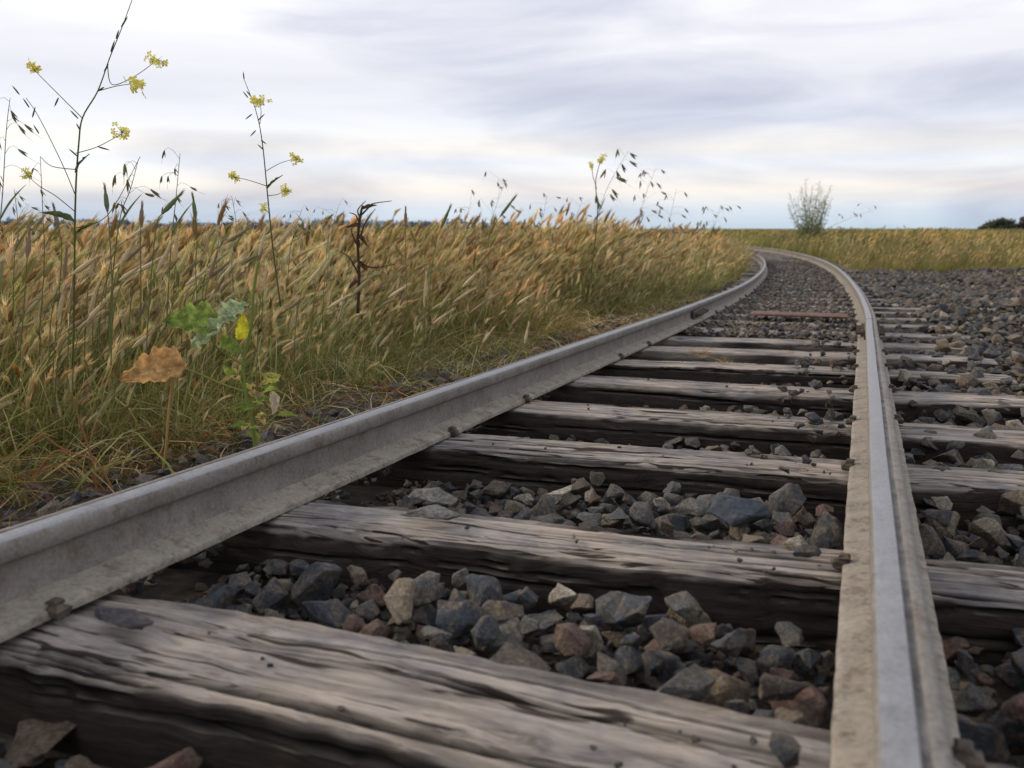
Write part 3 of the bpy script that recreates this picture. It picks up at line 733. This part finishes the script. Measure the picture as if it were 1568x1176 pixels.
for a in [(2.2,[(165,520),(175,400),(185,330),(200,290),(212,245)],9,11,.028,.035),
 (2.4,[(255,500),(262,380),(270,300),(276,235)],9,12,.022,.035),
 (2.2,[(-10,520),(-5,400),(4,300),(10,200),(16,150)],10,13,.026,.03),
 (2.3,[(60,520),(68,400),(66,330),(62,240)],8,14,.022,.035),
 (2.9,[(330,480),(332,400),(338,350),(345,315)],8,15,.022,.035),
 (5.4,[(895,440),(905,370),(925,300),(945,260),(962,232)],12,16,.06,.09,.45),
 (6.0,[(960,430),(975,360),(985,310),(1005,255)],18,17,.045,.12,.45,OATC),
 (5.0,[(735,440),(745,380),(755,330),(775,275)],18,18,.035,.13,.4,OATC),
 (6.5,[(1080,420),(1085,370),(1095,340),(1105,312)],16,19,.04,.15,.4,OATC),
 (5.5,[(815,430),(820,380),(830,340),(838,300)],16,20,.035,.13,.4,OATC),
 (5.8,[(1010,430),(1015,380),(1025,340),(1035,290)],14,26,.04,.12,.4,OATC),
 (5.2,[(700,430),(705,380),(712,340),(722,310)],14,27,.035,.12,.4,OATC),
 (5.9,[(870,430),(875,380),(880,340),(892,305)],14,28,.035,.12,.4,OATC),
 (9,[(1215,400),(1250,360),(1300,335),(1340,322)],10,24,.04,.15,.4,OATC),
 (3.6,[(500,440),(505,380),(510,345),(518,318)],8,21,.02,.06,.5,OATC),
 (3.3,[(440,440),(445,380),(455,345),(462,322)],8,29,.02,.06,.5,OATC),
 (2.7,[(360,470),(355,400),(362,350),(355,300)],8,30,.02,.05,.5,OATC),
 (2.3,[(20,500),(22,400),(28,350),(22,290)],8,31,.02,.05,.5,OATC)]: oat('wild_oat_plant',*a)
f=plane(5.4); mb=MB(); r=random.Random(3); mb.tube(curve(f,[(905,420),(915,330),(912,280),(920,245)]),(.004,.002),STEM,5); flower(mb,f(920,244),.04,r); flower(mb,f(906,254),.03,r); mb.tube(curve(f,[(914,290),(908,270),(906,254)]),(.002,.002),STEM,5); mb.build('mustard_plant',[M_plant],smooth=True)
def foxtail(name,D,main,L,seed,col):
    r=random.Random(seed); f=plane(D); mb=MB(); pts=curve(f,main); mb.tube(pts,(.0016,.001),(.18,.2,.08),5)
    d=(pts[-1]-pts[-3]).normalized(); p=pts[-1]; side=d.orthogonal().normalized(); up=side.cross(d)
    mb.tube([p,p+d*L*.3,p+d*L*.7,p+d*L],[.002,.006,.005,.001],col,6)
    for _ in range(160):
        u=r.random()**.8; q=p+d*L*u; a=r.uniform(0,6.28); o=side*math.cos(a)+up*math.sin(a); dd=(d+o*r.uniform(.12,.3)).normalized(); w=dd.cross(o).normalized()
        mb.add([q-w*.001,q+w*.001,q+dd*L*r.uniform(.25,.45)],[(0,1,2)],jit(col,.25,r))
    return mb.build(name,[M_plant])
GH=(.22,.26,.13); PH=(.36,.27,.18)
FX=[(2.1,[(225,520),(232,420),(240,345),(248,328)],.062,GH),(2.3,[(305,520),(300,420),(302,360),(300,335)],.05,GH),(3.0,[(655,500),(660,420),(668,370),(675,350)],.07,GH),(3.6,[(740,480),(748,400),(756,350),(765,333)],.09,GH),(3.0,[(625,500),(622,420),(621,370),(621,345)],.05,PH),(2.1,[(215,500),(216,420),(215,370),(216,345)],.045,PH),(1.95,[(30,560),(36,480),(40,420),(42,395)],.055,PH),(2.0,[(170,560),(172,450),(168,360),(165,325)],.05,GH),(2.2,[(85,520),(92,430),(95,380),(90,350)],.05,PH)]
rr_=random.Random(8)
for k in range(60):
    x=rr_.uniform(-10,800); y=rr_.uniform(365,540); D=rr_.uniform(2.05,2.5)+max(0,x-150)/784*1.5; dx=rr_.uniform(-6,30)
    FX.append((D,[(x,y+130),(x+2,y+70),(x+6+dx*.3,y+20),(x+10+dx,y)],rr_.uniform(.055,.085),rr_.choice([PH,(.64,.51,.32),(.72,.62,.41),(.68,.56,.36),(.48,.44,.24)])))
for k,(D,mn,L,c) in enumerate(FX): foxtail('foxtail_grass',D,mn,L,50+k,c)
f=plane(3.2); mb=MB(); DK=(.095,.062,.042); r=random.Random(5)
mb.tube(curve(f,[(548,480),(550,420),(548,370),(552,330),(556,315)]),(.006,.004),DK,6)
for b in [[(551,345),(545,330),(535,326)],[(553,330),(565,318),(572,312),(600,308)],[(552,335),(548,322),(560,308)],[(553,360),(560,340),(575,320)],[(549,400),(570,410),(605,405)],[(549,420),(535,395),(520,385)],[(549,380),(540,360),(538,350)]]:
    mb.tube(curve(f,b,0,r.uniform(-.04,.04)),(.0038,.0012),DK,5)
for (x,y) in [(550,380),(548,400),(552,345),(549,430),(556,320),(550,360)]: leaf(mb,f(x,y),(r.uniform(-1,1),-.3,r.uniform(-.9,.8)),(0,-1,.4),.045,.016,DK,.004,.6,r.random()*9,8,4)
mb.build('dead_thistle',[M_plant,M_leaf],smooth=True)
f=plane(1.9); mb=MB(); GL=(.25,.33,.08); MINT=(.42,.50,.28); DY=(.66,.42,.18); r=random.Random(9)
mb.tube(curve(f,[(392,690),(385,640),(376,600),(372,560),(385,500),(388,450),(396,400)]),(.005,.003),(.24,.30,.08),7)
mb.tube(curve(f,[(376,600),(345,590),(310,575),(285,565)],0,-.05),(.003,.002),(.3,.32,.1),6)
mb.tube(curve(f,[(375,560),(350,545),(330,530),(322,508)],0,-.05),(.003,.002),(.24,.30,.08),6)
leaf(mb,f(334,498,-.05),(-1,-.25,.14),(-.1,-.95,.7),.112,.072,GL,.012,.10,1,34,18,pk=.6)
leaf(mb,f(300,532,-.06),(.75,-.2,.58),(-.6,-1,.6),.112,.044,MINT,.013,.0,2,40,16)
leaf(mb,f(342,492,-.03),(.8,.0,.62),(-.4,-1,.5),.066,.050,MINT,.011,.1,7,24,14)
leaf(mb,f(366,520,-.02),(.3,-.2,.9),(.6,-.8,.2),.060,.028,(.62,.58,.05),.004,.2,3,16,8)
leaf(mb,f(340,520,-.03),(.6,-.3,-.3),(0,-1,.4),.060,.030,GL,.007,.2,13,16,8)
leaf(mb,f(388,450,.02),(.25,0,1),(.4,-.9,.2),.07,.030,(.45,.29,.13),.006,.3,4,16,8,col2=(.6,.44,.22))
leaf(mb,f(283,562,-.05),(-1,-.2,-.10),(0,-.95,.7),.138,.082,DY,.010,.20,5,30,16,col2=(.50,.28,.11),pk=.6)
leaf(mb,f(380,600,0),(.9,-.2,-.3),(0,-.8,.8),.07,.018,(.5,.42,.2),.006,.5,6,16,8,col2=(.3,.2,.08))
mb.tube(curve(f,[(268,565),(262,600),(258,640),(255,680),(250,720)],-.05,0),(.0025,.003),(.5,.34,.15),5)
leaf(mb,f(415,600,-.02),(.3,-.3,-.95),(.8,-.6,.2),.05,.025,(.6,.5,.36),.004,.3,8,12,7)
for k in range(30):
    a=r.uniform(350,430);b=r.uniform(570,700); leaf(mb,f(a,b,r.uniform(-.08,.08)),(r.uniform(-1,1),r.uniform(-1,.3),r.uniform(0,1)),(0,-.6,1),r.uniform(.025,.05),r.uniform(.010,.018),r.choice([(.18,.26,.06),(.4,.42,.09),(.28,.33,.07),(.5,.38,.14)]),.003,.4,k,8,5)
mb.build('broadleaf_weed',[M_plant,M_leaf],smooth=True)
for nm,D,mn in (('dry_weed_stem',1.85,[(150,760),(140,700),(120,640),(110,600)]),('dry_weed_stem',1.8,[(180,770),(150,710),(100,690),(60,660)]),('dry_weed_stem',1.85,[(60,720),(90,690),(130,720),(170,760)]),('dry_weed_stem',2.3,[(500,660),(470,640),(455,610),(450,580)]),('dry_weed_stem',2.5,[(590,650),(600,620),(590,590),(600,570)])):
    f=plane(D); mb=MB(); mb.tube(curve(f,mn),(.003,.0012),(.34,.17,.08),5); mb.build(nm,[M_plant])
# ------------------------------------------------------------------ shrub, distant trees
def wispy_shrub(name,x,y,h,w,seed,n=24):
    r=random.Random(seed); mb=MB(); z0=float(gz(x,y)); 
    for k in range(n):
        az=r.uniform(0,6.28); sp=r.uniform(0,1)**.6*w/2; hh=h*r.uniform(.62,1)*(1-.15*sp/(w/2))
        d=Vector((math.cos(az)*sp,math.sin(az)*sp,0)); ph=r.uniform(0,6)
        pts=[Vector((x,y,z0))+d*(u**.9)+Vector((.05*math.sin(ph+u*5),.05*math.cos(ph+u*4),hh*u)) for u in np.linspace(0,1,8)]
        mb.tube(pts,(.010,.006),(.20,.20,.12),4)
        for _ in range(85):
            u=r.uniform(.12,1)**1.3; u=min(.999,max(.08,u)); p=pts[int(u*7)].lerp(pts[min(7,int(u*7)+1)],(u*7)%1)
            dd=Vector((r.gauss(0,1),r.gauss(0,1),r.uniform(-.2,1.2))).normalized(); L=r.uniform(.05,.12)*(1.5-.95*u); s2=dd.orthogonal().normalized()*L*.25
            q=p+dd*r.uniform(0,.14)*(1.2-.5*u)
            mb.add([q,q+dd*L*.5+s2,q+dd*L,q+dd*L*.5-s2],[(0,1,2,3)],jit(lerp((.09,.15,.05),(.36,.36,.22),u),.3,r))
    return mb.build(name,[M_tree])
wispy_shrub('roadside_shrub',9.95,30,2.66,1.85,3,28)
def tree_mass(name,items,seed,col,leaf_s,dens,z0=-.4):
    r=random.Random(seed); mb=MB()
    for (x,y,w,h) in items:
        mb.tube([(x,y,z0),(x+.05*w,y,z0+h*.5),(x,y,z0+h*.8)],(w*.05,w*.02),(.05,.04,.03),5)
        for _ in range(3): 
            a=r.uniform(0,6.28); mb.tube([(x,y,z0+h*.3),(x+math.cos(a)*w*.3,y+math.sin(a)*w*.3,z0+h*.65)],(w*.03,w*.01),(.05,.04,.03),4)
        lob=[(x+r.uniform(-.4,.4)*w,y+r.uniform(-.4,.4)*w,z0+h*r.uniform(.15,.82),w*r.uniform(.14,.28)) for _ in range(13)]
        for (lx,ly,lz,lr) in lob:
            k=r.uniform(.7,1.35)
            for _ in range(dens):
                d=Vector((r.gauss(0,1),r.gauss(0,1),r.gauss(0,.6))).normalized()*lr*r.uniform(.5,1.1); p=Vector((lx,ly,lz))+d
                a=Vector((r.gauss(0,1),r.gauss(0,1),r.gauss(0,1))).normalized(); b=a.orthogonal().normalized(); L=leaf_s*r.uniform(.6,1.4)
                mb.add([p-a*L,p+b*L*.6,p+a*L,p-b*L*.6],[(0,1,2,3)],jit(tuple(q*k for q in col),.25,r))
    return mb.build(name,[M_tree])
r=random.Random(77)
tree_mass('distant_tree_line',[(-620+i*14+r.uniform(-8,8),900+r.uniform(-40,40),r.uniform(14,26),r.uniform(4.5,9.0)) for i in range(46)],1,(.15,.19,.22),1.4,28)  # distance haze is put into the pale bluish foliage colour
tree_mass('distant_tree_line',[(r.uniform(61.5,66),r.uniform(118,122),r.uniform(1.6,2.6),r.uniform(1.4,2.2)) for i in range(8)],2,(.10,.11,.075),.18,60)
tree_mass('oak_tree',[(68.3,118,3.2,2.6),(70.5,119,4,3.3),(73.5,117,5,3.7)],3,(.12,.10,.09),.2,160)
# ------------------------------------------------------------------ sky + sun
W=bpy.data.worlds.new('World'); S.world=W; W.use_nodes=True; nt=W.node_tree
for n_ in list(nt.nodes): nt.nodes.remove(n_)
out=nt.nodes.new('ShaderNodeOutputWorld'); bg=nt.nodes.new('ShaderNodeBackground'); bg.inputs[1].default_value=.1; nt.links.new(bg.outputs[0],out.inputs[0])
sky=nt.nodes.new('ShaderNodeTexSky'); sky.sky_type='NISHITA'; sky.sun_disc=False; sky.sun_elevation=R(26); SUNAZ=-70; sky.sun_rotation=R(SUNAZ)
tc=nt.nodes.new('ShaderNodeTexCoord'); P=tc.outputs['Generated']; sx=N(nt,'ShaderNodeSeparateXYZ'); nt.links.new(P,sx.inputs[0])
def sl(r_,g_,b_): return tuple((c/255/12.92 if c/255<=.04045 else ((c/255+.055)/1.055)**2.4) for c in (r_,g_,b_))
el=ramp(nt,[(0,sl(186,203,218)),(.02,sl(206,217,228)),(.042,sl(243,236,228)),(.07,sl(231,235,241)),(.085,sl(240,236,231)),(.11,sl(228,231,239)),(.15,sl(219,221,230)),(.21,sl(240,240,244)),(.27,sl(231,232,239)),(.6,sl(226,228,235)),(1,sl(222,224,231))]); nt.links.new(sx.outputs[2],el.inputs[0])
n1=noiseN(nt,mapping(nt,P,(1.6,1.6,8.0),(3.6,0,.4)),1.8,6,.50,.5)
n2=noiseN(nt,mapping(nt,P,(2.4,2.4,20),(1.1,2,.7)),1.5,6,.5,.4)
r1=ramp(nt,[(.30,sl(212,215,228)),(.43,sl(234,236,243)),(.56,sl(254,254,255)),(.75,sl(255,255,255))]); nt.links.new(n1.outputs[0],r1.inputs[0])
r2=ramp(nt,[(.35,(.95,.955,.97)),(.62,(1.045,1.04,1.03))]); nt.links.new(n2.outputs[0],r2.inputs[0])
c=mix(nt,1,el.outputs[0],r1.outputs[0],'MULTIPLY'); c=mix(nt,1,c,r2.outputs[0],'MULTIPLY')
c=mix(nt,1,c,(12.1,12.0,11.85),'MULTIPLY')
c=mix(nt,.94,sky.outputs[0],c)
nt.links.new(c,bg.inputs[0])
sun=bpy.data.lights.new('sun','SUN'); sun.energy=2.4; sun.angle=R(10); sun.color=(1,.85,.66)
so=bpy.data.objects.new('sun',sun); link(so)
az=R(SUNAZ); e=R(26); dirv=Vector((math.sin(az)*math.cos(e),math.cos(az)*math.cos(e),math.sin(e)))
so.rotation_euler=(-dirv).to_track_quat('-Z','Y').to_euler()
# ------------------------------------------------------------------ camera
cam=bpy.data.cameras.new('camera'); co=bpy.data.objects.new('camera',cam); link(co)
co.location=(0,0,.36); co.rotation_euler=(R(90-9.93),0,0); cam.lens=31.2; cam.sensor_width=36; cam.clip_start=.02; cam.clip_end=12000
cam.dof.use_dof=True; cam.dof.focus_distance=2.3; cam.dof.aperture_fstop=5.2
S.camera=co
S.view_settings.view_transform='Standard'; S.view_settings.look='None'; S.view_settings.exposure=0
